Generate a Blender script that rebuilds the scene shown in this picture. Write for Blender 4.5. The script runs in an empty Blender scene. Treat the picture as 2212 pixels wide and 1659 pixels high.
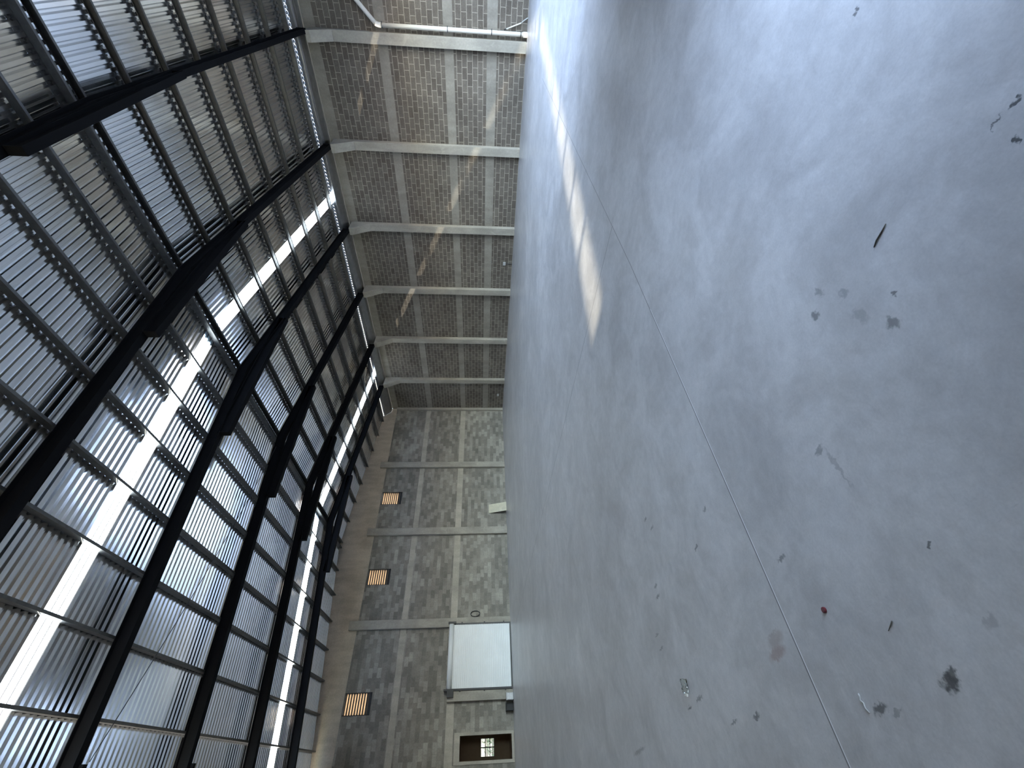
import bpy, math, random
from mathutils import Vector, Matrix
random.seed(7)
S = bpy.context.scene
COL = S.collection

# ------------------------------------------------------------------ camera (the photo is a sideways shot: the phone was rolled 90 degrees)
F_PX = 909.84
cam_d = bpy.data.cameras.new('camera'); cam = bpy.data.objects.new('camera', cam_d); COL.objects.link(cam)
cam_d.sensor_fit = 'HORIZONTAL'; cam_d.sensor_width = 36.0; cam_d.lens = 36.0 * F_PX / 2212.0
cam_d.clip_start = 0.02; cam_d.clip_end = 500
R_ = Vector((0.73171456, -0.68156462, 0.00796743)); U_ = Vector((0.04341565, 0.05826921, 0.9973564)); F_ = Vector((0.68022708, 0.72943428, -0.072227))
cx, cy, cz = -U_, R_, -F_
cam.matrix_world = Matrix(((cx.x, cy.x, cz.x, 0), (cx.y, cy.y, cz.y, 0), (cx.z, cy.z, cz.z, 1.6), (0, 0, 0, 1)))
S.camera = cam

# ------------------------------------------------------------------ sky, sun, exposure
SUN_TRAVEL = Vector((1.0, -3.25, -1.7)).normalized()
SUN_EL = math.asin(-SUN_TRAVEL.z)
w = bpy.data.worlds.new('world'); S.world = w; w.use_nodes = True
nt = w.node_tree; nt.nodes.clear()
sky = nt.nodes.new('ShaderNodeTexSky'); sky.sky_type = 'NISHITA'; sky.sun_disc = False
sky.sun_elevation = SUN_EL; sky.sun_rotation = math.radians(-17.1); sky.altitude = 1500; sky.air_density = 1.0; sky.dust_density = 1.2; sky.ozone_density = 1.5
bg = nt.nodes.new('ShaderNodeBackground'); bg.inputs['Strength'].default_value = 2.0
out = nt.nodes.new('ShaderNodeOutputWorld')
hs = nt.nodes.new('ShaderNodeHueSaturation'); hs.inputs['Saturation'].default_value = 0.78
nt.links.new(sky.outputs[0], hs.inputs['Color']); nt.links.new(hs.outputs[0], bg.inputs[0]); nt.links.new(bg.outputs[0], out.inputs[0])
sun_d = bpy.data.lights.new('sun', 'SUN'); sun_d.energy = 75.0; sun_d.angle = math.radians(0.6); sun_d.color = (1.0, 0.86, 0.66)
sun = bpy.data.objects.new('sun', sun_d); COL.objects.link(sun)
sun.rotation_euler = SUN_TRAVEL.to_track_quat('-Z', 'Y').to_euler(); sun.location = (0, 60, 40)
S.view_settings.view_transform = 'Standard'; S.view_settings.look = 'None'
S.view_settings.exposure = 0.82; S.view_settings.gamma = 1.0; S.view_settings.use_curve_mapping = False
cy_ = S.cycles
cy_.max_bounces = 12; cy_.diffuse_bounces = 6; cy_.glossy_bounces = 6; cy_.transmission_bounces = 6; cy_.transparent_max_bounces = 16
cy_.caustics_reflective = False; cy_.caustics_refractive = False; cy_.sample_clamp_indirect = 6.0
cy_.use_denoising = True

# openings of the front wall behind the camera (x0, x1, z0, z1) - the loading gate and a smaller side gate
Y_FRONT = -0.9; X_LEFT = -0.4; X_RIGHT = 20.37; Y_BACK = 24.65
GATE = (9.0, 18.6, 0.0, 5.0)
SIDE_GATE = (2.1, 3.7, 0.0, 2.5)
def portal(name, loc, sx, sy, direction):
    d = bpy.data.lights.new(name, 'AREA'); d.shape = 'RECTANGLE'; d.size = sx; d.size_y = sy
    d.cycles.is_portal = True
    o = bpy.data.objects.new(name, d); COL.objects.link(o); o.location = loc
    o.rotation_euler = Vector(direction).to_track_quat('-Z', 'Y').to_euler()
for nm, g in (('gate_portal', GATE), ('side_gate_portal', SIDE_GATE)):
    portal(nm, ((g[0]+g[1])/2, Y_FRONT - 0.15, (g[2]+g[3])/2), g[1]-g[0], g[3]-g[2], (0, 1, 0))

# ------------------------------------------------------------------ helpers
class MB:
    def __init__(s): s.v = []; s.f = []
    def add(s, vs, fs):
        b = len(s.v); s.v += [tuple(x) for x in vs]; s.f += [tuple(b+i for i in f) for f in fs]; return s
    def box(s, x0, x1, y0, y1, z0, z1):
        return s.add([(x0,y0,z0),(x1,y0,z0),(x1,y1,z0),(x0,y1,z0),(x0,y0,z1),(x1,y0,z1),(x1,y1,z1),(x0,y1,z1)],
                     [(0,3,2,1),(4,5,6,7),(0,1,5,4),(1,2,6,5),(2,3,7,6),(3,0,4,7)])
    def hexa(s, a, b):            # a, b: two quads of 4 points joined by sides
        return s.add(list(a)+list(b), [(3,2,1,0),(4,5,6,7),(0,1,5,4),(1,2,6,5),(2,3,7,6),(3,0,4,7)])
    def prism(s, poly, fn0, fn1):
        n = len(poly); a = [fn0(*q) for q in poly]; b = [fn1(*q) for q in poly]
        fs = [tuple(reversed(range(n))), tuple(range(n, 2*n))] + [(i, (i+1) % n, n+(i+1) % n, n+i) for i in range(n)]
        return s.add(a+b, fs)
    def tube(s, pts, r, seg=12, cap=True):
        pts = [Vector(p) for p in pts]; rs = r if isinstance(r, (list, tuple)) else [r]*len(pts)
        b = len(s.v); prev = None
        for i, p in enumerate(pts):
            d = (pts[min(i+1, len(pts)-1)] - pts[max(i-1, 0)]).normalized()
            ref = prev if prev is not None else (Vector((0,0,1)) if abs(d.z) < .9 else Vector((1,0,0)))
            u = (ref - d*ref.dot(d)).normalized(); v = d.cross(u); prev = u
            for k in range(seg):
                a = 2*math.pi*k/seg; s.v.append(tuple(p + (u*math.cos(a)+v*math.sin(a))*rs[i]))
        for i in range(len(pts)-1):
            for k in range(seg):
                k2 = (k+1) % seg
                s.f.append((b+i*seg+k, b+i*seg+k2, b+(i+1)*seg+k2, b+(i+1)*seg+k))
        if cap:
            s.f.append(tuple(b+k for k in reversed(range(seg)))); e = b+(len(pts)-1)*seg; s.f.append(tuple(e+k for k in range(seg)))
        return s
    def build(s, name, m, parent=None, smooth=False, bevel=0.0, solid=0.0):
        me = bpy.data.meshes.new(name); me.from_pydata(s.v, [], s.f); me.update()
        if smooth:
            for p in me.polygons: p.use_smooth = True
        o = bpy.data.objects.new(name, me); COL.objects.link(o)
        if m: me.materials.append(m)
        if parent: 
            o.parent = parent; o.matrix_parent_inverse = Matrix.Translation(-parent.location)
        if solid:
            q = o.modifiers.new('thickness', 'SOLIDIFY'); q.thickness = solid; q.offset = 1
        if bevel:
            q = o.modifiers.new('bevel', 'BEVEL'); q.width = bevel; q.segments = 2; q.limit_method = 'ANGLE'
        return o
def tag(o, label, cat, group=None):
    o['label'] = label; o['category'] = cat
    if group: o['group'] = group
    return o
def struct(o): o['kind'] = 'structure'; return o
def thing(name, loc, label, cat, group=None):
    o = bpy.data.objects.new(name, None); COL.objects.link(o); o.location = loc; o.empty_display_size = .2
    return tag(o, label, cat, group)

# ------------------------------------------------------------------ material helpers
def newmat(name):
    m = bpy.data.materials.new(name); m.use_nodes = True; n = m.node_tree.nodes; b = n['Principled BSDF']
    return m, m.node_tree, b
def N(t, kind, **kw):
    n = t.nodes.new(kind)
    for k, v in kw.items(): setattr(n, k, v)
    return n
def math_(t, op, a, b=None, c=None, clamp=False):
    n = N(t, 'ShaderNodeMath', operation=op, use_clamp=clamp)
    for i, x in enumerate((a, b, c)):
        if x is None: continue
        if isinstance(x, (int, float)): n.inputs[i].default_value = x
        else: t.links.new(x, n.inputs[i])
    return n.outputs[0]
def mix(t, fac, a, b, blend='MIX'):
    n = N(t, 'ShaderNodeMix', data_type='RGBA', blend_type=blend)
    for s, x in ((n.inputs[0], fac), (n.inputs[6], a), (n.inputs[7], b)):
        if isinstance(x, (int, float)): s.default_value = x
        elif isinstance(x, tuple): s.default_value = (*x[:3], 1)
        else: t.links.new(x, s)
    return n.outputs[2]
def maprange(t, x, a, b, c=0., d=1., smooth=True):
    n = N(t, 'ShaderNodeMapRange', interpolation_type='SMOOTHSTEP' if smooth else 'LINEAR')
    t.links.new(x, n.inputs[0])
    for i, v in enumerate((a, b, c, d)): n.inputs[i+1].default_value = v
    return n.outputs[0]
def objco(t): return N(t, 'ShaderNodeTexCoord').outputs['Object']
def noise(t, vec, scale, detail=4, rough=.55, dist=0.):
    n = N(t, 'ShaderNodeTexNoise'); n.inputs['Scale'].default_value = scale; n.inputs['Detail'].default_value = detail
    n.inputs['Roughness'].default_value = rough; n.inputs['Distortion'].default_value = dist; t.links.new(vec, n.inputs['Vector'])
    return n.outputs[0]
def scalevec(t, vec, s):
    n = N(t, 'ShaderNodeMapping'); t.links.new(vec, n.inputs[0]); n.inputs['Scale'].default_value = s; return n.outputs[0]
def bump(t, b, h, strength=.3, dist=.01):
    n = N(t, 'ShaderNodeBump'); n.inputs['Strength'].default_value = strength; n.inputs['Distance'].default_value = dist
    t.links.new(h, n.inputs['Height']); t.links.new(n.outputs[0], b.inputs['Normal'])
def plain(name, col, rough=.5, metal=0., var=.12, scale=6., bumpy=0.):
    m, t, b = newmat(name); v = objco(t)
    n = noise(t, v, scale)
    k = maprange(t, n, .3, .7, 1-var, 1+var, False)
    c = mix(t, 1.0, tuple(col), (1, 1, 1), 'MULTIPLY')
    mm = N(t, 'ShaderNodeVectorMath', operation='SCALE'); mm.inputs[0].default_value = col[:3]; t.links.new(k, mm.inputs['Scale'])
    t.links.new(mm.outputs[0], b.inputs['Base Color'])
    b.inputs['Roughness'].default_value = rough; b.inputs['Metallic'].default_value = metal
    if bumpy: bump(t, b, noise(t, v, scale*6), bumpy, .005)
    return m

def brick(name, axis, c1, c2, mort, offs=0., mortar=.012, streak=.2, bias=0.):
    m, t, b = newmat(name); v = objco(t)
    sp = N(t, 'ShaderNodeSeparateXYZ'); t.links.new(v, sp.inputs[0])
    cb = N(t, 'ShaderNodeCombineXYZ'); t.links.new(sp.outputs[axis], cb.inputs[0])
    t.links.new(math_(t, 'ADD', sp.outputs[2], offs), cb.inputs[1])
    wob = noise(t, v, 1.3, 2)
    wv = N(t, 'ShaderNodeVectorMath', operation='ADD'); t.links.new(cb.outputs[0], wv.inputs[0])
    w2 = N(t, 'ShaderNodeVectorMath', operation='SCALE'); w2.inputs['Scale'].default_value = .03
    cw = N(t, 'ShaderNodeCombineXYZ'); t.links.new(math_(t, 'SUBTRACT', wob, .5), cw.inputs[1]); t.links.new(math_(t, 'SUBTRACT', noise(t, v, 3.1, 2), .5), cw.inputs[0])
    t.links.new(cw.outputs[0], w2.inputs[0]); t.links.new(w2.outputs[0], wv.inputs[1])
    br = N(t, 'ShaderNodeTexBrick'); t.links.new(wv.outputs[0], br.inputs['Vector'])
    br.offset = .5
    br.inputs['Color1'].default_value = (*c1, 1); br.inputs['Color2'].default_value = (*c2, 1); br.inputs['Mortar'].default_value = (*mort, 1)
    br.inputs['Scale'].default_value = 1; br.inputs['Mortar Size'].default_value = mortar; br.inputs['Mortar Smooth'].default_value = .3
    br.inputs['Bias'].default_value = bias; br.inputs['Brick Width'].default_value = .41; br.inputs['Row Height'].default_value = .205
    big = noise(t, v, .55, 5); fine = noise(t, v, 22, 5, .65); blot = noise(t, v, 2.3, 4, .6)
    k = math_(t, 'MULTIPLY', maprange(t, big, .3, .7, 1-streak, 1+streak), maprange(t, fine, .25, .75, .82, 1.18, False))
    k = math_(t, 'MULTIPLY', k, maprange(t, blot, .25, .75, .88, 1.12))
    sc = N(t, 'ShaderNodeVectorMath', operation='SCALE'); t.links.new(br.outputs[0], sc.inputs[0]); t.links.new(k, sc.inputs['Scale'])
    # smears of mortar and lime bloom
    sm = maprange(t, noise(t, scalevec(t, v, (1.2, 1.2, .8)), 1.6, 6, .7, .6), .62, .78)
    col = mix(t, math_(t, 'MULTIPLY', sm, .45), sc.outputs[0], mort)
    t.links.new(col, b.inputs['Base Color']); b.inputs['Roughness'].default_value = .88; b.inputs['Specular IOR Level'].default_value = .25
    h = math_(t, 'ADD', math_(t, 'MULTIPLY', br.outputs['Fac'], -1.), math_(t, 'MULTIPLY', fine, .5))
    bump(t, b, h, .5, .006)
    return m

def concrete(name, col, var=.18, rough=.8, patch=.25):
    m, t, b = newmat(name); v = objco(t)
    a = noise(t, v, .9, 6, .6, .4); f = noise(t, v, 14, 6, .65); st = noise(t, scalevec(t, v, (1, 1, .25)), 3.2, 4)
    k = math_(t, 'MULTIPLY', maprange(t, a, .3, .7, 1-var, 1+var), maprange(t, f, .25, .75, .88, 1.12, False))
    k = math_(t, 'MULTIPLY', k, maprange(t, st, .3, .7, .9, 1.1))
    sc = N(t, 'ShaderNodeVectorMath', operation='SCALE'); sc.inputs[0].default_value = col; t.links.new(k, sc.inputs['Scale'])
    pm = maprange(t, noise(t, v, 1.7, 5, .7, .8), .6, .68)
    c = mix(t, math_(t, 'MULTIPLY', pm, patch), sc.outputs[0], tuple(min(1, q*1.5) for q in col))
    t.links.new(c, b.inputs['Base Color']); b.inputs['Roughness'].default_value = rough; b.inputs['Specular IOR Level'].default_value = .3
    bump(t, b, f, .25, .006)
    return m

M = {}
M['brick_right'] = brick('grey_block_masonry', 1, (.118, .100, .081), (.168, .144, .118), (.32, .283, .232), .0, .013, .15)
M['brick_back'] = brick('light_block_masonry', 0, (.215, .200, .172), (.405, .378, .322), (.25, .235, .205), .06, .008, .15, -.25)
M['band_right'] = concrete('cast_tie_beam', (.27, .245, .205), .12, .8, .3)
M['band_back'] = concrete('end_wall_tie_beam', (.43, .395, .33), .1, .8, .1)
M['gable'] = concrete('gable_render', (.50, .43, .34), .12, .85, .2)
M['column'] = concrete('column_concrete', (.37, .34, .285), .1, .75, .35)
M['pilaster'] = concrete('pilaster_concrete', (.36, .335, .285), .12, .8, .3)
M['outside'] = concrete('outside_ground', (.42, .41, .39), .15, .9, .1)
M['steel'] = plain('black_steel', (.0018, .002, .003), .8, 0., .3, 3.)
M['steel'].node_tree.nodes['Principled BSDF'].inputs['Specular IOR Level'].default_value = .2
M['galv'] = plain('galvanised_purlin', (.17, .172, .168), .48, 1., .15, 9.)
M['gutter'] = plain('gutter_metal', (.42, .43, .44), .38, 1., .12, 5.)
M['pvc'] = plain('white_pipe_plastic', (.80, .76, .68), .4, 0., .04, 3.)
M['clamp'] = plain('dark_clamp_metal', (.10, .10, .10), .5, 1., .1)
M['white_paint'] = plain('white_door_paint', (.80, .82, .82), .42, 0., .03, 2.)
M['dark_paint'] = plain('black_door_metal', (.012, .012, .013), .5, 0., .2)
M['cream'] = plain('cream_slats', (.215, .175, .13), .55, 0., .08, 4.)
M['board'] = plain('cream_board', (.62, .58, .44), .6, 0., .12, 5., .2)
M['silver'] = plain('silver_wrap', (.42, .42, .43), .5, .6, .1, 12., .6)
M['black'] = plain('matt_black', (.012, .012, .013), .6, 0., .2)
M['rubber'] = plain('dark_cable_rubber', (.03, .035, .04), .6, 0., .2)
M['brown_plaster'] = plain('brown_plaster', (.42, .33, .24), .8, 0., .08, 2.)
M['grey_plastic'] = plain('grey_box_plastic', (.45, .45, .43), .5, 0., .05)
M['red'] = plain('dark_red_plastic', (.12, .012, .02), .4, 0., .1)
M['straw'] = plain('dry_straw', (.09, .08, .065), .8, 0., .2)
M['string'] = plain('pale_string', (.55, .54, .52), .8, 0., .1)
M['leaf'] = plain('bush_leaf', (.06, .09, .03), .7, 0., .3)

# corrugated galvalume sheet
m, t, b = newmat('galvalume_sheet'); v = objco(t)
k = maprange(t, noise(t, scalevec(t, v, (.25, 3.0, 1)), 1.2, 2), .3, .7, .94, 1.05)
sc = N(t, 'ShaderNodeVectorMath', operation='SCALE'); sc.inputs[0].default_value = (.84, .85, .86); t.links.new(k, sc.inputs['Scale'])
t.links.new(sc.outputs[0], b.inputs['Base Color']); b.inputs['Metallic'].default_value = 1
t.links.new(maprange(t, noise(t, scalevec(t, v, (.4, 2, 1)), 2.5, 4), .3, .7, .13, .18), b.inputs['Roughness'])
M['sheet'] = m
# translucent skylight sheet (and a near-black one for the shading at its rib feet)
def skysheet(name, tint, trans, fac):
    m, t, b = newmat(name); t.nodes.remove(b)
    tr = N(t, 'ShaderNodeBsdfTransparent'); tr.inputs[0].default_value = (*tint, 1)
    tl = N(t, 'ShaderNodeBsdfTranslucent'); tl.inputs[0].default_value = (*trans, 1)
    mx = N(t, 'ShaderNodeMixShader'); mx.inputs[0].default_value = fac
    t.links.new(tr.outputs[0], mx.inputs[1]); t.links.new(tl.outputs[0], mx.inputs[2]); t.links.new(mx.outputs[0], t.nodes['Material Output'].inputs[0])
    return m
M['skylight'] = skysheet('skylight_sheet', (.50, .54, .58), (.56, .66, .74), .80)
M['skylight_rib'] = skysheet('skylight_rib_shade', (.02, .02, .02), (.015, .017, .02), .85)
# clear glass / clear plastic (thin)
m, t, b = newmat('clear_pane'); t.nodes.remove(b)
tr = N(t, 'ShaderNodeBsdfTransparent'); tr.inputs[0].default_value = (.9, .92, .9, 1)
gl = N(t, 'ShaderNodeBsdfGlossy'); gl.inputs['Roughness'].default_value = .05
mx = N(t, 'ShaderNodeMixShader'); lw = N(t, 'ShaderNodeLayerWeight'); lw.inputs[0].default_value = .25
t.links.new(lw.outputs['Fresnel'], mx.inputs[0]); t.links.new(tr.outputs[0], mx.inputs[1]); t.links.new(gl.outputs[0], mx.inputs[2]); t.links.new(mx.outputs[0], t.nodes['Material Output'].inputs[0])
M['clear'] = m

# polished concrete floor with saw cuts, scuffs and stains
m, t, b = newmat('polished_concrete'); v = objco(t)
big = noise(t, v, .35, 6, .6, .5); mid = noise(t, v, 1.8, 6, .65, .6); fin = noise(t, v, 12, 6, .7, .3); grain = noise(t, v, 90, 3, .6)
k = math_(t, 'MULTIPLY', maprange(t, big, .3, .7, .9, 1.1), maprange(t, mid, .25, .75, .83, 1.15))
k = math_(t, 'MULTIPLY', k, math_(t, 'MULTIPLY', maprange(t, fin, .25, .75, .9, 1.1, False), maprange(t, grain, .25, .75, .94, 1.06, False)))
sc = N(t, 'ShaderNodeVectorMath', operation='SCALE'); sc.inputs[0].default_value = (.60, .585, .575); t.links.new(k, sc.inputs['Scale'])
col = sc.outputs[0]
sp = N(t, 'ShaderNodeSeparateXYZ'); t.links.new(v, sp.inputs[0])
nv = N(t, 'ShaderNodeTexNoise'); nv.inputs['Scale'].default_value = 45; nv.inputs['Detail'].default_value = 5; t.links.new(v, nv.inputs['Vector'])
n0 = N(t, 'ShaderNodeVectorMath', operation='SUBTRACT'); t.links.new(nv.outputs['Color'], n0.inputs[0]); n0.inputs[1].default_value = (.5, .5, .5)
n1 = N(t, 'ShaderNodeVectorMath', operation='SCALE'); t.links.new(n0.outputs[0], n1.inputs[0]); n1.inputs['Scale'].default_value = .06
n2 = N(t, 'ShaderNodeVectorMath', operation='ADD'); t.links.new(v, n2.inputs[0]); t.links.new(n1.outputs[0], n2.inputs[1])
def stain(col, x, y, rx, ry, ang, c, s):
    mp = N(t, 'ShaderNodeMapping', vector_type='TEXTURE'); t.links.new(n2.outputs[0], mp.inputs[0])
    mp.inputs['Location'].default_value = (x, y, 0); mp.inputs['Rotation'].default_value = (0, 0, ang); mp.inputs['Scale'].default_value = (rx, ry, 1)
    ln = N(t, 'ShaderNodeVectorMath', operation='LENGTH'); t.links.new(mp.outputs[0], ln.inputs[0])
    return mix(t, maprange(t, ln.outputs['Value'], .45, 1.1, s, 0.), col, c)
DK = (.035, .037, .04)
for st in ((.165, 1.655, .030, .045, .3, DK, .95), (.185, 1.63, .022, .03, .9, DK, .85), (.13, 2.03, .02, .05, .2, DK, .8), (.11, 1.955, .012, .04, .4, DK, .4),
           (.29, 1.385, .02, .035, .4, (.2, .2, .21), .35), (1.62, 1.08, .035, .022, .3, (.14, .14, .15), .5), (1.50, 1.0, .032, .022, .3, (.16, .16, .17), .45),
           (1.56, 1.17, .035, .025, .3, DK, .6), (1.23, .95, .038, .028, .5, (.09, .09, .09), .65), (1.31, .87, .015, .012, 0, DK, .7), (1.36, 1.02, .06, .03, .2, (.2, .2, .2), .4),
           (.42, 2.56, .035, .10, .15, (.30, .19, .17), .6), (.48, 2.53, .04, .10, .15, (.33, .27, .25), .5),
           (.95, 1.55, .13, .012, .05, (.2, .2, .21), .4), (1.064, 1.591, .018, .03, .3, (.14, .14, .15), .6), (1.767, 3.816, .015, .05, .1, DK, .6), (1.638, 3.714, .015, .05, .1, DK, .5),
           (1.335, 2.728, .018, .035, .2, DK, .5), (1.178, 3.031, .016, .045, .2, DK, .65), (.783, 2.191, .014, .045, .2, DK, .6), (.542, 1.407, .009, .012, .3, DK, .8),
           (1.421, .254, .010, .016, .3, DK, .85), (1.331, .338, .012, .014, 0, DK, .85), (2.351, .145, .014, .01, 0, DK, .7), (1.431, .316, .004, .03, .2, DK, .7),
           (1.209, 3.982, .016, .05, .1, DK, .55), (1.124, 3.996, .016, .06, .1, DK, .6), (.872, 4.249, .014, .06, .1, DK, .5), (.762, 4.221, .014, .07, .1, DK, .5),
           (.319, 3.938, .012, .05, .1, DK, .75), (.349, 3.724, .014, .08, .15, DK, .6), (.188, 3.002, .016, .05, .15, DK, .75), (.184, 3.304, .012, .06, .15, DK, .6), (.123, 5.489, .02, .25, .1, (.15, .15, .15), .5)):
    col = stain(col, *st)
vo = N(t, 'ShaderNodeTexVoronoi'); vo.inputs['Scale'].default_value = 2.4; t.links.new(v, vo.inputs['Vector'])
rnd = N(t, 'ShaderNodeSeparateColor'); t.links.new(vo.outputs['Color'], rnd.inputs[0])
col = mix(t, math_(t, 'MULTIPLY', math_(t, 'LESS_THAN', vo.outputs['Distance'], math_(t, 'MULTIPLY', math_(t, 'POWER', rnd.outputs[0], 3.), .016)), .6), col, DK)
scuff = maprange(t, noise(t, scalevec(t, v, (5., 1.4, 1)), 4.5, 8, .75, 1.5), .60, .72)
col = mix(t, math_(t, 'MULTIPLY', scuff, .22), col, (.24, .24, .25))
jd = math_(t, 'SUBTRACT', math_(t, 'ADD', sp.outputs[1], math_(t, 'MULTIPLY', math_(t, 'MAXIMUM', math_(t, 'SUBTRACT', sp.outputs[0], 4.), 0.), -.03)), 2.375)
j1 = math_(t, 'LESS_THAN', math_(t, 'ABSOLUTE', jd), .0045)
j1 = math_(t, 'MULTIPLY', j1, math_(t, 'LESS_THAN', sp.outputs[0], 14.))
lip = math_(t, 'MULTIPLY', math_(t, 'LESS_THAN', math_(t, 'ABSOLUTE', math_(t, 'ADD', jd, .008)), .0035), math_(t, 'LESS_THAN', sp.outputs[0], 3.2))  # glint on the saw cut's edge, painted into the colour
j2 = math_(t, 'MULTIPLY', math_(t, 'LESS_THAN', math_(t, 'ABSOLUTE', math_(t, 'SUBTRACT', sp.outputs[0], 4.93)), .006), math_(t, 'GREATER_THAN', sp.outputs[1], 2.4))
col = mix(t, math_(t, 'MULTIPLY', math_(t, 'MAXIMUM', j1, j2), .75), col, (.08, .08, .08))
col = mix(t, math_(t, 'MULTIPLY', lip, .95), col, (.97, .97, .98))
t.links.new(col, b.inputs['Base Color'])
t.links.new(maprange(t, mid, .25, .75, .29, .40), b.inputs['Roughness']); b.inputs['Specular IOR Level'].default_value = .5
bump(t, b, math_(t, 'ADD', mid, math_(t, 'MULTIPLY', fin, .3)), .015, .01)
M['floor'] = m

# ------------------------------------------------------------------ roof geometry
RIDGE = 10.15; EAVE_X = 19.70; SHEET = 0.16
def rz(X, Y):                                    # underside of the purlins = top of the girders
    Y = max(-2, min(26, Y))
    if X > RIDGE: return 9.54 - (.14 - .0015*Y)*(X-RIDGE)
    return 9.54 - (.052 + .002*Y)*(RIDGE-X)
PURL_R = [10.31 + 1.263*k for k in range(8)]
PURL_L = [9.97 - 1.267*k for k in range(8)]
GIRD_Y = [2.80, 6.57, 10.30, 14.00, 17.74, 21.46]
COL_Y = [2.94, 6.64, 10.34, 14.03, 17.73, 21.43]

# ------------------------------------------------------------------ setting: floor, walls
def sheet_wall(name, mat, axis, at, thick, a0, a1, holes, z0=0., ztop=None):
    """masonry wall with rectangular openings; axis 'x': runs along x at y=at; 'y': runs along y at x=at."""
    ca = sorted({a0, a1, *[h[0] for h in holes], *[h[1] for h in holes]}); cz_ = sorted({z0, ztop, *[h[2] for h in holes], *[h[3] for h in holes]})
    mb = MB()
    P = (lambda a, d, z: (a, at+d, z)) if axis == 'x' else (lambda a, d, z: (at+d, a, z))
    hole = lambda a, z: any(h[0] < a < h[1] and h[2] < z < h[3] for h in holes)
    for i in range(len(ca)-1):
        for j in range(len(cz_)-1):
            if hole((ca[i]+ca[i+1])/2, (cz_[j]+cz_[j+1])/2): continue
            q = [(ca[i], cz_[j]), (ca[i+1], cz_[j]), (ca[i+1], cz_[j+1]), (ca[i], cz_[j+1])]
            for d in (0, thick): mb.add([P(a, d, z) for a, z in q], [(0, 1, 2, 3)])
    for h in list(holes) + [(a0, a1, z0, ztop)]:
        q = [(h[0], h[2]), (h[1], h[2]), (h[1], h[3]), (h[0], h[3])]
        for k in range(4):
            (aa, za), (ab, zb) = q[k], q[(k+1) % 4]
            mb.add([P(aa, 0, za), P(ab, 0, zb), P(ab, thick, zb), P(aa, thick, za)], [(0, 1, 2, 3)])
    return struct(mb.build(name, mat))

struct(MB().box(X_LEFT-.2, X_RIGHT+.2, Y_FRONT-.2, Y_BACK+.2, -.12, 0).build('floor', M['floor']))
struct(MB().add([(-120, -140, -.125), (140, -140, -.125), (140, 140, -.125), (-120, 140, -.125)], [(0, 1, 2, 3)]).build('outside_ground', M['outside']))
VENTS = [(12.67, 13.52, 6.56, 7.80), (7.92, 8.77, 6.56, 7.80), (2.29, 3.15, 6.58, 7.82)]
ROOM_WIN = (.535, 1.395, .12, 2.44)
sheet_wall('wall_right', M['brick_right'], 'y', X_RIGHT, .2, Y_FRONT-.2, Y_BACK+.2, [], 0, 8.17)
sheet_wall('wall_back', M['brick_back'], 'x', Y_BACK, .2, X_LEFT-.2, X_RIGHT, VENTS + [ROOM_WIN], 0, 7.83)
sheet_wall('wall_left', M['brick_right'], 'y', X_LEFT-.2, .2, Y_FRONT-.2, Y_BACK, [], 0, 8.45)
sheet_wall('wall_front', M['brick_right'], 'x', Y_FRONT-.2, .2, X_LEFT-.2, X_RIGHT, [GATE, SIDE_GATE], 0, 8.2)
# rendered gables following the roof slope (end wall, and the unseen front)
gx = [X_LEFT-.2, 3, 6, 9, RIDGE, 12, 15, 18, X_RIGHT]
for nm, yy, zb in (('wall_back_gable', Y_BACK-.015, 7.83), ('wall_front_gable', Y_FRONT-.185, 8.2)):
    mb = MB()
    for i in range(len(gx)-1):
        a, c = gx[i], gx[i+1]; za, zc = rz(a, yy)+SHEET-.01, rz(c, yy)+SHEET-.01
        mb.hexa([(a, yy, zb), (c, yy, zb), (c, yy+.2, zb), (a, yy+.2, zb)], [(a, yy, za), (c, yy, zc), (c, yy+.2, zc), (a, yy+.2, za)])
    struct(mb.build(nm, M['gable']))
# cast tie beams (bands) in the column wall, and in the end wall
tn = 1
for z0, z1 in ((1.115, 1.50), (2.77, 3.12), (5.23, 5.60), (7.76, 8.17)):
    struct(MB().box(X_RIGHT-.014, X_RIGHT+.1, Y_FRONT, Y_BACK, z0, z1).build('trim_%d' % tn, M['band_right'])); tn += 1
struct(MB().box(6.1, X_RIGHT, Y_BACK-.012, Y_BACK+.1, 2.77, 3.12).build('trim_%d' % tn, M['band_back'])); tn += 1
struct(MB().box(X_LEFT, 3.05, Y_BACK-.012, Y_BACK+.1, 2.75, 3.10).build('trim_%d' % tn, M['band_back'])); tn += 1
struct(MB().box(X_LEFT, X_RIGHT, Y_BACK-.010, Y_BACK+.1, 5.34, 5.635).build('trim_%d' % tn, M['band_back'])); tn += 1

# ------------------------------------------------------------------ ceiling: ribbed metal sheets, with two translucent strips
PITCH = .155; Y00 = 8.5 - 66*PITCH
SKY1 = (66, 69); SKY2 = (140, 144)
NP = int((Y_BACK + .35 - Y00)/PITCH) + 1
prof = ((0, 0), (.066, 0), (.0926, .038), (.1265, .038), (.1455, .0127))   # flat, flank, rib crown, flank, foot of the rib
XS_R = [RIDGE, 12.5, 15, 17.4, EAVE_X]; XS_L = [RIDGE, 7.6, 5, 2.4, X_LEFT-.3]
def roof_strip(mb, i0, i1, xs):
    ys = [(Y00 + i*PITCH + a, h) for i in range(i0, i1) for a, h in prof] + [(Y00 + i1*PITCH, 0)]
    b = len(mb.v); n = len(ys)
    for X in xs:
        for y, h in ys: mb.v.append((X, y, rz(X, y) + SHEET + h))
    for r in range(len(xs)-1):
        for k in range(n-1): mb.f.append((b+r*n+k, b+r*n+k+1, b+(r+1)*n+k+1, b+(r+1)*n+k))
mb = MB()
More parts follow.
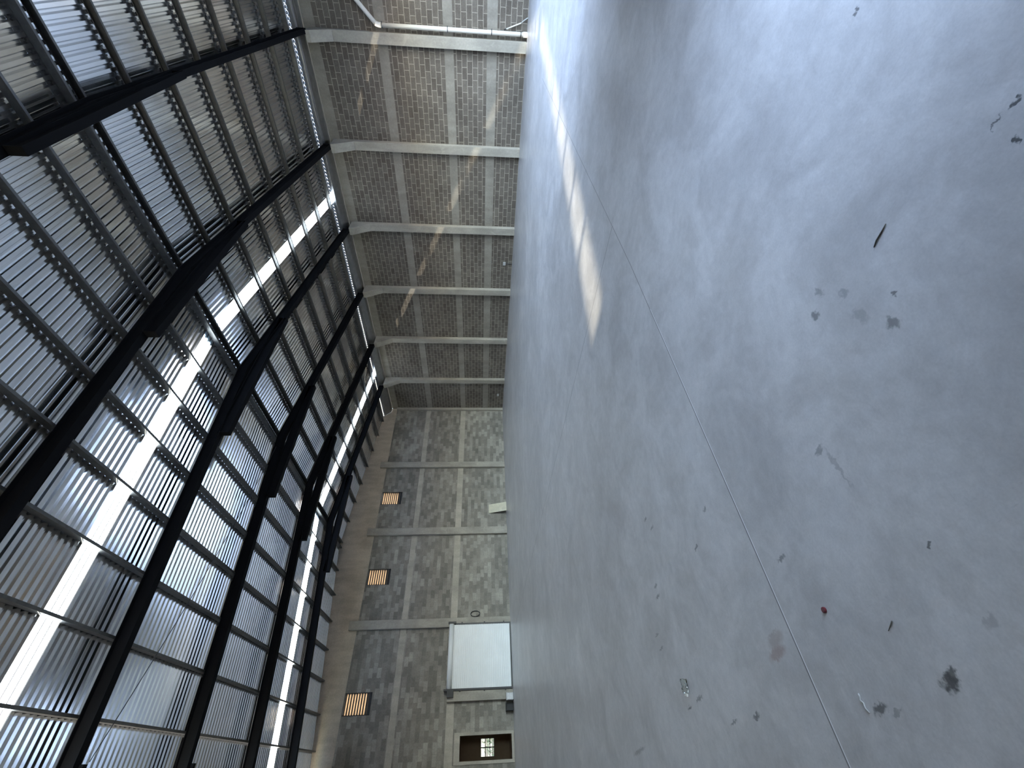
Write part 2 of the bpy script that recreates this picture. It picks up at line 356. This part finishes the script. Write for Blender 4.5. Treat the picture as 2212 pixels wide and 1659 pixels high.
for i0, i1 in ((0, SKY1[0]), (SKY1[1], SKY2[0]), (SKY2[1], NP)):
    roof_strip(mb, i0, i1, XS_R); roof_strip(mb, i0, i1, XS_L)
struct(mb.build('ceiling', M['sheet']))
mb = MB()                                        # ridge flashing over both slopes
for s, x in ((1, RIDGE+.35), (-1, RIDGE-.35)):
    mb.add([(RIDGE, Y00, 9.54+SHEET+.06), (RIDGE, Y_BACK+.3, 9.54+SHEET+.06), (x, Y_BACK+.3, rz(x, Y_BACK)+SHEET+.035), (x, Y00, rz(x, Y00)+SHEET+.035)], [(0, 1, 2, 3)])
struct(mb.build('ceiling_ridge_flashing', M['sheet'], solid=.002))
for (i0, i1), lab in ((SKY1, 'long translucent corrugated skylight strip in the nearer roof bay, blue sky showing through'),
                      (SKY2, 'glowing white translucent skylight strip in the far roof bay near the end wall')):
    r = thing('skylight_strip', (RIDGE, Y00 + (i0+i1)/2*PITCH, 9.7), lab, 'skylight', 'translucent skylight strips in the metal roof')
    for xs in (XS_R, XS_L):
        q = MB(); roof_strip(q, i0, i1, xs); o = q.build('skylight_sheet', M['skylight'], r)
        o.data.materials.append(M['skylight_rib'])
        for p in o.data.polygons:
            if p.index % ((i1-i0)*5) % 5 == 4: p.material_index = 1      # rib shading painted as a dark line along each foot

# ------------------------------------------------------------------ purlins: lipped C channels, open towards the ridge
ORD = ['first', 'second', 'third', 'fourth', 'fifth', 'sixth', 'seventh', 'eighth']
def purlin(X, side, label):
    o = (-1 if side == 'R' else 1)               # open side points up-slope
    D, Wd, lip, tk = SHEET-.004, .055, .017, .003
    sec = [(0, 0), (Wd, 0), (Wd, lip), (Wd-tk, lip), (Wd-tk, tk), (tk, tk), (tk, D-tk), (Wd-tk, D-tk), (Wd-tk, D-lip), (Wd, D-lip), (Wd, D), (0, D)]
    mb = MB(); n = len(sec); ys = [Y_FRONT, 3, 8, 13, 18, 22, Y_BACK-.015]
    for y in ys:
        for u, h in sec: mb.v.append((X + o*u, y, rz(X, y) + h))
    for r in range(len(ys)-1):
        for k in range(n): mb.f.append((r*n+k, r*n+(k+1) % n, (r+1)*n+(k+1) % n, (r+1)*n+k))
    mb.f.append(tuple(range(n))); mb.f.append(tuple((len(ys)-1)*n+k for k in reversed(range(n))))
    return tag(mb.build('roof_purlin', M['galv']), label, 'purlin', 'galvanised purlins under the metal roof')
for k, X in enumerate(PURL_R):
    purlin(X, 'R', 'grey galvanised roof purlin, %s from the ridge on the slope above the column wall' % ORD[k] if k else 'grey galvanised ridge purlin on the column wall side of the ridge')
for k, X in enumerate(PURL_L):
    purlin(X, 'L', 'grey galvanised roof purlin, %s from the ridge on the slope away from the column wall' % ORD[k] if k else 'grey galvanised ridge purlin on the side of the ridge away from the columns')

# ------------------------------------------------------------------ black steel girders
def chord(mb, xa, xb, yc, dep, wd, top, tf=.014, tw=.012, n=4):
    """I section between xa and xb, top surface given by top(x)"""
    h, q = wd/2, tw/2
    sec = [(-h, 0), (h, 0), (h, -tf), (q, -tf), (q, -dep+tf), (h, -dep+tf), (h, -dep), (-h, -dep), (-h, -dep+tf), (-q, -dep+tf), (-q, -tf), (-h, -tf)]
    m_ = len(sec); b = len(mb.v)
    for i in range(n+1):
        x = xa + (xb-xa)*i/n
        for y, z in sec: mb.v.append((x, yc+y, top(x)+z))
    for i in range(n):
        for k in range(m_): mb.f.append((b+i*m_+k, b+i*m_+(k+1) % m_, b+(i+1)*m_+(k+1) % m_, b+(i+1)*m_+k))
    mb.f.append(tuple(b+k for k in range(m_))); mb.f.append(tuple(b+n*m_+k for k in reversed(range(m_))))
NTH = ['first (nearest the photo\'s top edge)', 'second', 'third', 'fourth', 'fifth', 'sixth and farthest']
def girder(i):
    yc = GIRD_Y[i]; wd = .15 if i == 0 else .18; DEP = .28
    g = thing('steel_girder', (RIDGE, yc, 9.2), 'black steel roof girder landing on the %s haunched concrete column' % NTH[i], 'girder', 'black steel girders carrying the roof')
    top = lambda x: rz(x, yc) - .002
    mb = MB(); chord(mb, RIDGE, 19.685, yc, DEP, wd, top); mb.build('rafter', M['steel'], g)
    mb = MB(); chord(mb, RIDGE, X_LEFT+.02, yc, DEP, wd, top); mb.build('rafter', M['steel'], g)
    mb = MB(); chord(mb, 7.56, 12.80, yc, .30, wd, lambda x: 9.13, n=1)
    for x in (7.56, 12.80): mb.box(x-.008, x+.008, yc-wd/2, yc+wd/2, 8.83, 9.13)
    mb.build('collar_beam', M['steel'], g)
    z = rz(19.69, yc)
    MB().box(19.685, 19.700, yc-wd*.6, yc+wd*.6, z-.32, z).build('end_plate', M['steel'], g)
    if i in (2, 3):
        x = .42 if i == 2 else .5; zz = rz(x, yc)-DEP
        MB().box(x-.05, x+.05, yc+wd/2-.05, yc+wd/2+.06, zz-.07, zz+.02).build('beam_clamp', M['steel'], g)
    return g
for i in range(6): girder(i)

# ------------------------------------------------------------------ concrete columns of the long wall
def column(i):
    y0 = COL_Y[i]-.18; y1 = COL_Y[i]+.18; fx = X_RIGHT-.22
    zt = rz(19.72, GIRD_Y[i]) - .282
    c = thing('concrete_column', (X_RIGHT, COL_Y[i], 0), ('pale concrete column with a flared bracket head, %s from the photo\'s top edge' % ORD[i]) if i else 'pale concrete column beside the white drain pipe, flared at its head', 'column', 'haunched concrete columns of the block wall')
    MB().box(fx, X_RIGHT+.05, y0, y1, 0, 7.15).build('shaft', M['column'], c, bevel=.012)
    poly = [(X_RIGHT+.05, 7.15), (fx, 7.15), (19.70, zt-.14), (19.68, zt), (X_RIGHT+.05, min(zt, 8.14))]
    MB().prism(poly, lambda x, z: (x, y0, z), lambda x, z: (x, y1, z)).build('haunch', M['column'], c, bevel=.01)
for i in range(6): column(i)
tag(MB().box(X_RIGHT-.2, X_RIGHT+.05, Y_BACK-.16, Y_BACK+.02, 0, 7.83).build('corner_column', M['column'], bevel=.01), 'slim pale concrete column in the corner between column wall and end wall', 'column')
# end wall pilasters
for x0, x1, lab in ((15.22, 15.62, 'grey concrete pilaster on the end wall, nearest the room corner'), (10.63, 11.05, 'grey concrete pilaster on the end wall, middle one of three, beside the leaning board'),
                    (5.72, 6.14, 'grey concrete pilaster on the end wall beside the roller door drum and wire coil')):
    tag(MB().box(x0, x1, Y_BACK-.2, Y_BACK-.016, 0, 8.22).build('concrete_pilaster', M['pilaster'], bevel=.012), lab, 'pilaster', 'concrete pilasters on the end wall')
tag(MB().box(2.63, 3.02, Y_BACK-.2, Y_BACK-.013, 0, 3.10).build('door_post', M['pilaster'], bevel=.012), 'short concrete post beside the white roller door, silver box at its foot', 'post')

# ------------------------------------------------------------------ eave gutter along the column wall
mb = MB()
ys = [Y_FRONT, 5, 10, 15, 20, Y_BACK-.02]
sec = lambda y: [(19.704, rz(19.704, y)+SHEET+.0345), (19.704, rz(19.704, y)+.012), (19.78, rz(19.69, y)-.03), (20.05, 8.22), (20.30, 8.185), (20.42, 8.185), (20.42, 8.40)]
for y in ys: mb.v += [(x, y, z) for x, z in sec(y)]
for r in range(len(ys)-1):
    for k in range(6): mb.f.append((r*7+k, r*7+k+1, (r+1)*7+k+1, (r+1)*7+k))
tag(mb.build('eave_gutter', M['gutter'], solid=.004), 'long sheet metal gutter along the eave above the column wall', 'gutter')

# ------------------------------------------------------------------ drain pipe, hose
PX = 20.17
p = thing('drain_pipe', (PX, 2.55, 0), 'white plastic drain pipe running down the block wall and bending near the top', 'pipe')
MB().tube([(PX, 2.55, 0.0), (PX, 2.55, 2.7), (PX, 2.55, 5.36)], .072, 20).build('pipe', M['pvc'], p, True)
el = [(PX, 2.55 - .10*(1-math.cos(a*.66)), 5.36 + .22*math.sin(a*.66)/1) for a in [k*math.pi/2/6 for k in range(7)]]
MB().tube(el, .080, 20).build('elbow', M['pvc'], p, True)
e = Vector(el[-1])
MB().tube([e, (PX, .3, 7.62), (PX, -.25, 8.12)], .072, 20).build('pipe', M['pvc'], p, True)
MB().tube([(PX, 2.55, .0), (PX, 2.55, .16)], [.088, .084], 20).build('coupling', M['pvc'], p, True)
for z in (5.32, 2.95, 1.33, .24):
    q = MB().tube([(PX, 2.55, z-.014), (PX, 2.55, z+.014)], .079, 20)
    q.box(PX-.01, X_RIGHT-.015, 2.615, 2.64, z-.012, z+.012); q.box(PX-.02, PX+.02, 2.44, 2.475, z-.014, z+.014)
    q.build('clamp', M['clamp'], p)
h = thing('hose', (20.27, 2.3, 0), 'thin white hose lying against the wall beside the drain pipe', 'hose')
MB().tube([(20.28, 2.24, .25), (20.28, 2.33, .50), (20.28, 2.44, .80)], .022, 10).build('hose_tube', M['pvc'], h, True)
MB().tube([(20.28, 2.08, .0), (20.28, 2.11, .06), (20.28, 2.17, .16), (20.28, 2.24, .25)], .017, 10).build('hose_tail', M['grey_plastic'], h, True)
MB().tube([(20.28, 2.435, .79), (20.28, 2.465, .87)], .026, 10).build('hose_nozzle', M['clamp'], h, True)

# ------------------------------------------------------------------ small boxes on the column wall
def socket(y, z, lab):
    s = thing('wall_box', (X_RIGHT-.03, y, z), lab, 'electrical box')
    MB().box(X_RIGHT-.06, X_RIGHT+.01, y-.09, y+.09, z-.07, z+.07).build('box_cover', M['grey_plastic'], s, bevel=.008)
    MB().tube([(X_RIGHT-.03, y, z-.06), (X_RIGHT-.03, y, 0.)], .014, 8).build('conduit', M['clamp'], s, True)
socket(12.25, .42, 'small grey electrical box low on the block wall between third and fourth columns')
socket(23.0, .40, 'tiny pale electrical box low on the wall close to the room corner')

# ------------------------------------------------------------------ louvred vents high on the end wall
for i, (a, c, z0, z1) in enumerate(VENTS):
    v_ = thing('louvre_vent', ((a+c)/2, Y_BACK, z0), ['square vent with cream slats high on the end wall, nearest the room corner', 'square vent with cream slats on the end wall, between its second and third pilasters',
                'square vent with cream slats high above the white roller door'][i], 'vent', 'louvred vents high on the end wall')
    q = MB(); f = .03
    for bx in ((a, a+f, z0, z1), (c-f, c, z0, z1), (a, c, z0, z0+f), (a, c, z1-f, z1)): q.box(bx[0], bx[1], Y_BACK+.03, Y_BACK+.17, bx[2], bx[3])
    q.box(a, c, Y_BACK+.03, Y_BACK+.17, z0, z0+.13); q.build('vent_frame', M['dark_paint'], v_)
    n = 9; st = (z1-z0-.16)/n
    for k in range(n):
        zc = z0 + .13 + (k+.5)*st
        sl = MB().hexa([(a+f, Y_BACK+.05, zc+.048), (c-f, Y_BACK+.05, zc+.048), (c-f, Y_BACK+.15, zc-.052), (a+f, Y_BACK+.15, zc-.052)],
                  [(a+f, Y_BACK+.055, zc+.056), (c-f, Y_BACK+.055, zc+.056), (c-f, Y_BACK+.155, zc-.044), (a+f, Y_BACK+.155, zc-.044)]).build('slat', M['cream'], v_)
        MB().box(a+f, c-f, Y_BACK+.044, Y_BACK+.050, zc-.002, zc+.056).build('slat_gap_strip', M['dark_paint'], sl)  # black strip added for the dark shade between the slats

# ------------------------------------------------------------------ roller door
d = thing('roller_door', (4.45, Y_BACK-.1, 0), 'closed white ribbed roller door on the end wall with black guide rails', 'door')
mb = MB(); nr = 32; z0, z1 = .06, 2.92; st = (z1-z0)/nr; yb = Y_BACK-.201
row = []
for k in range(nr):
    for u, dy in ((0, .0), (.08, -.042), (.54, -.042), (.62, .0)): row.append((z0 + (k+u)*st, yb+dy))
row.append((z1, yb))
for z, y in row: mb.v += [(3.11, y, z), (5.80, y, z)]
for k in range(len(row)-1): mb.f.append((2*k, 2*k+1, 2*k+3, 2*k+2))
mb.build('curtain', M['white_paint'], d, solid=.004)
MB().tube([(3.09, yb-.02, 3.02), (5.83, yb-.02, 3.02)], .125, 24).build('drum', M['white_paint'], d, True)
for x0, x1 in ((3.03, 3.11), (5.80, 5.87)):
    gr = MB().box(x0, x1, yb-.04, yb-.001, 0, 2.9).build('guide_rail', M['dark_paint'], d)
    for z in (.35, 1.35, 2.5):
        MB().box(x0-.05 if x0 < 4 else x1, x0 if x0 < 4 else x1+.05, yb-.03, yb-.001, z-.03, z+.03).build('fixing_lug', M['dark_paint'], gr)
MB().box(3.05, 5.86, yb-.03, yb+.03, .0, .065).build('bottom_bar', M['dark_paint'], d)
MB().box(5.84, 5.93, yb-.14, yb-.001, 2.80, 3.19).build('bracket', M['dark_paint'], d)
MB().box(2.78, 3.02, yb-.17, yb-.001, 2.80, 3.10).build('motor_box', M['dark_paint'], d)
MB().box(3.02, 3.09, yb-.16, yb+.19, 2.80, 3.26).build('bracket', M['dark_paint'], d)
# ------------------------------------------------------------------ window opening in the end wall, with the small brown room behind
q = MB(); a, c, z0, z1 = ROOM_WIN
for bx in ((.42, a, .02, 2.69), (c, 1.51, .02, 2.69), (a, c, .02, z0), (a, c, z1, 2.69)): q.box(bx[0], bx[1], Y_BACK-.03, Y_BACK+.21, bx[2], bx[3])
struct(q.build('window_1', M['band_back']))
q = MB(); ya, yb2 = Y_BACK+.2, Y_BACK+3.0; xa, xb = -.3, 3.2
WIN = (.72, 1.44, .82, 1.50)
q.add([(xa, ya, 0), (xb, ya, 0), (xb, yb2, 0), (xa, yb2, 0)], [(0, 1, 2, 3)]); q.add([(xa, ya, 2.75), (xb, ya, 2.75), (xb, yb2, 2.75), (xa, yb2, 2.75)], [(3, 2, 1, 0)])
q.add([(xa, ya, 0), (xa, yb2, 0), (xa, yb2, 2.75), (xa, ya, 2.75)], [(0, 1, 2, 3)]); q.add([(xb, ya, 0), (xb, yb2, 0), (xb, yb2, 2.75), (xb, ya, 2.75)], [(3, 2, 1, 0)])
struct(q.build('wall_side_room', M['brown_plaster'], solid=.05))
sheet_wall('wall_side_room_outer', M['brown_plaster'], 'x', yb2, .12, xa-.05, xb+.05, [WIN], 0, 2.75)
q = MB(); a, c, z0, z1 = WIN
for bx in ((a, a+.02, z0, z1), (c-.02, c, z0, z1), (a, c, z0, z0+.02), (a, c, z1-.02, z1), ((a+c)/2-.02, (a+c)/2+.02, z0, z1), (a, c, z0+.22-.017, z0+.22+.017), (a, c, z0+.45-.017, z0+.45+.017)):
    q.box(bx[0], bx[1], yb2+.04, yb2+.07, bx[2], bx[3])
struct(q.build('window_2', M['dark_paint']))
struct(MB().box(a, c, yb2+.052, yb2+.056, z0, z1).build('window_2_pane', M['clear']))
def bush(x, y, r, lab):
    mb = MB(); random.seed(int(x*10))
    for k in range(420):
        th = random.random()*6.28; ph = math.acos(1-1.2*random.random()); rr = r*(.5+.5*random.random())
        p0 = Vector((x+rr*math.cos(th)*math.sin(ph), y+rr*math.sin(th)*math.sin(ph), r*.75+rr*math.cos(ph)))
        u = Vector((random.uniform(-1, 1), random.uniform(-1, 1), random.uniform(-1, 1))).normalized()*.06; n_ = u.orthogonal().normalized()*.03
        mb.add([p0-u, p0+n_, p0+u, p0-n_], [(0, 1, 2, 3)])
    b_ = thing('leafy_bush', (x, y, -.12), lab, 'bush')
    mb.build('foliage', M['leaf'], b_); MB().tube([(x, y, -.125), (x, y, r*.8)], [.05, .03], 8).build('stem', M['straw'], b_)
struct(MB().box(-14, 16, 33, 33.25, -.12, 7).build('sun_blocker_wall', M['brick_right']))  # added wall that keeps the sun out of the side room window
bush(1.55, 30.2, .85, 'leafy bush outdoors seen through the small barred window of the side room')

# ------------------------------------------------------------------ loose things on and against the end wall
bd = tag(MB().hexa([(11.98, 24.25, 0), (12.55, 24.25, 0), (12.55, 24.28, 0), (11.98, 24.28, 0)], [(11.98, 24.615, 1.08), (12.55, 24.615, 1.08), (12.55, 24.645, 1.08), (11.98, 24.645, 1.08)]).build('leaning_board', M['board'], bevel=.004),
         'cream coloured board leaning against the end wall', 'board')
rc = MB(); pts = []
for tt in range(0, 3*24+6):
    an = tt*2*math.pi/24; r = .165 + .012*math.sin(tt*.37)
    pts.append((6.34+r*math.cos(an)*.8, Y_BACK-.025-.0006*tt, 1.83+r*1.45*math.sin(an)))
rc.tube(pts, .008, 6); tag(rc.build('wire_coil', M['rubber'], smooth=True), 'coil of dark wire hanging on the end wall beside the roller door', 'wire')
sb = thing('silver_box', (2.70, 24.2, 0), 'shiny silver box standing at the foot of the roller door post', 'box')
MB().box(2.56, 2.84, 24.08, 24.33, 0, .30).build('box_body', M['silver'], sb, bevel=.02)
MB().box(2.55, 2.85, 24.07, 24.34, .27, .345).build('lid', M['silver'], sb, bevel=.015)
for z in (.06, .17): MB().box(2.552, 2.848, 24.072, 24.338, z, z+.02).build('band', M['silver'], sb, bevel=.006)
bb = thing('dark_block', (2.35, 24.5, 0), 'matt black block on the dark patch against the end wall beside the silver box', 'box')  # solid block standing in for the dark patch next to the silver box
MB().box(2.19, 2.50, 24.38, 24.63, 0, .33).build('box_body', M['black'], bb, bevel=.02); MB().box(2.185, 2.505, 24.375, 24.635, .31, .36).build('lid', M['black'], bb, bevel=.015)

# hanging steel cable between two girders
A = Vector((9.6, 13.92, 9.42)); B = Vector((.5, 10.42, 8.46)); pts = []
for k in range(33):
    u = k/32; q = A.lerp(B, u); q.z -= .12*4*u*(1-u); pts.append(q)
tag(MB().tube(pts, .009, 6).build('hanging_cable', M['rubber'], smooth=True), 'thin dark cable strung diagonally under the roof between the third and fourth girders', 'cable')

# ------------------------------------------------------------------ litter on the floor
bt = thing('plastic_bottle', (.45, 3.87, 0), 'crushed clear plastic bottle lying on the floor', 'bottle')
def crush(p0, p1, rs, seg=14):
    mb = MB(); p0, p1 = Vector(p0), Vector(p1); n = len(rs)
    pts = [p0.lerp(p1, i/(n-1)) for i in range(n)]; mb.tube(pts, rs, seg)
    mb.v = [(x + random.uniform(-.004, .004), y + random.uniform(-.004, .004), max(.001, .75*z + random.uniform(-.004, .004))) for x, y, z in mb.v]
    return mb
crush((.49, 3.86, .033), (.40, 3.88, .033), [.028, .032, .029, .032, .027, .031, .026, .014]).build('bottle_body', M['clear'], bt)
crush((.40, 3.88, .03), (.385, 3.884, .03), [.015, .015]).build('bottle_cap', M['pvc'], bt)
MB_ = MB().tube([(.50, 2.06, .0), (.50, 2.06, .008), (.50, 2.06, .010)], [.013, .013, .010], 16); tag(MB_.build('red_cap', M['red'], smooth=False), 'small dark red bottle cap on the floor', 'cap')
tag(MB().tube([(.190, 2.103, .003), (.179, 2.102, .004), (.168, 2.112, .003), (.158, 2.098, .004), (.140, 2.104, .003), (.124, 2.092, .003)], .003, 6).build('string_scrap', M['string'], smooth=True), 'short wavy scrap of pale string on the floor', 'string')
tag(MB().tube([(1.517, .79, .003), (1.527, .765, .004), (1.533, .73, .003), (1.540, .70, .003)], [.002, .003, .003, .0015], 6).build('straw_stalk', M['straw'], smooth=True), 'thin dark straw stalk lying on the bright floor', 'stalk')
tag(MB().tube([(.375, 1.735, .003), (.35, 1.775, .004)], [.0022, .0014], 6).build('twig', M['straw'], smooth=True), 'short dark twig on the floor near the large black scuff', 'twig')
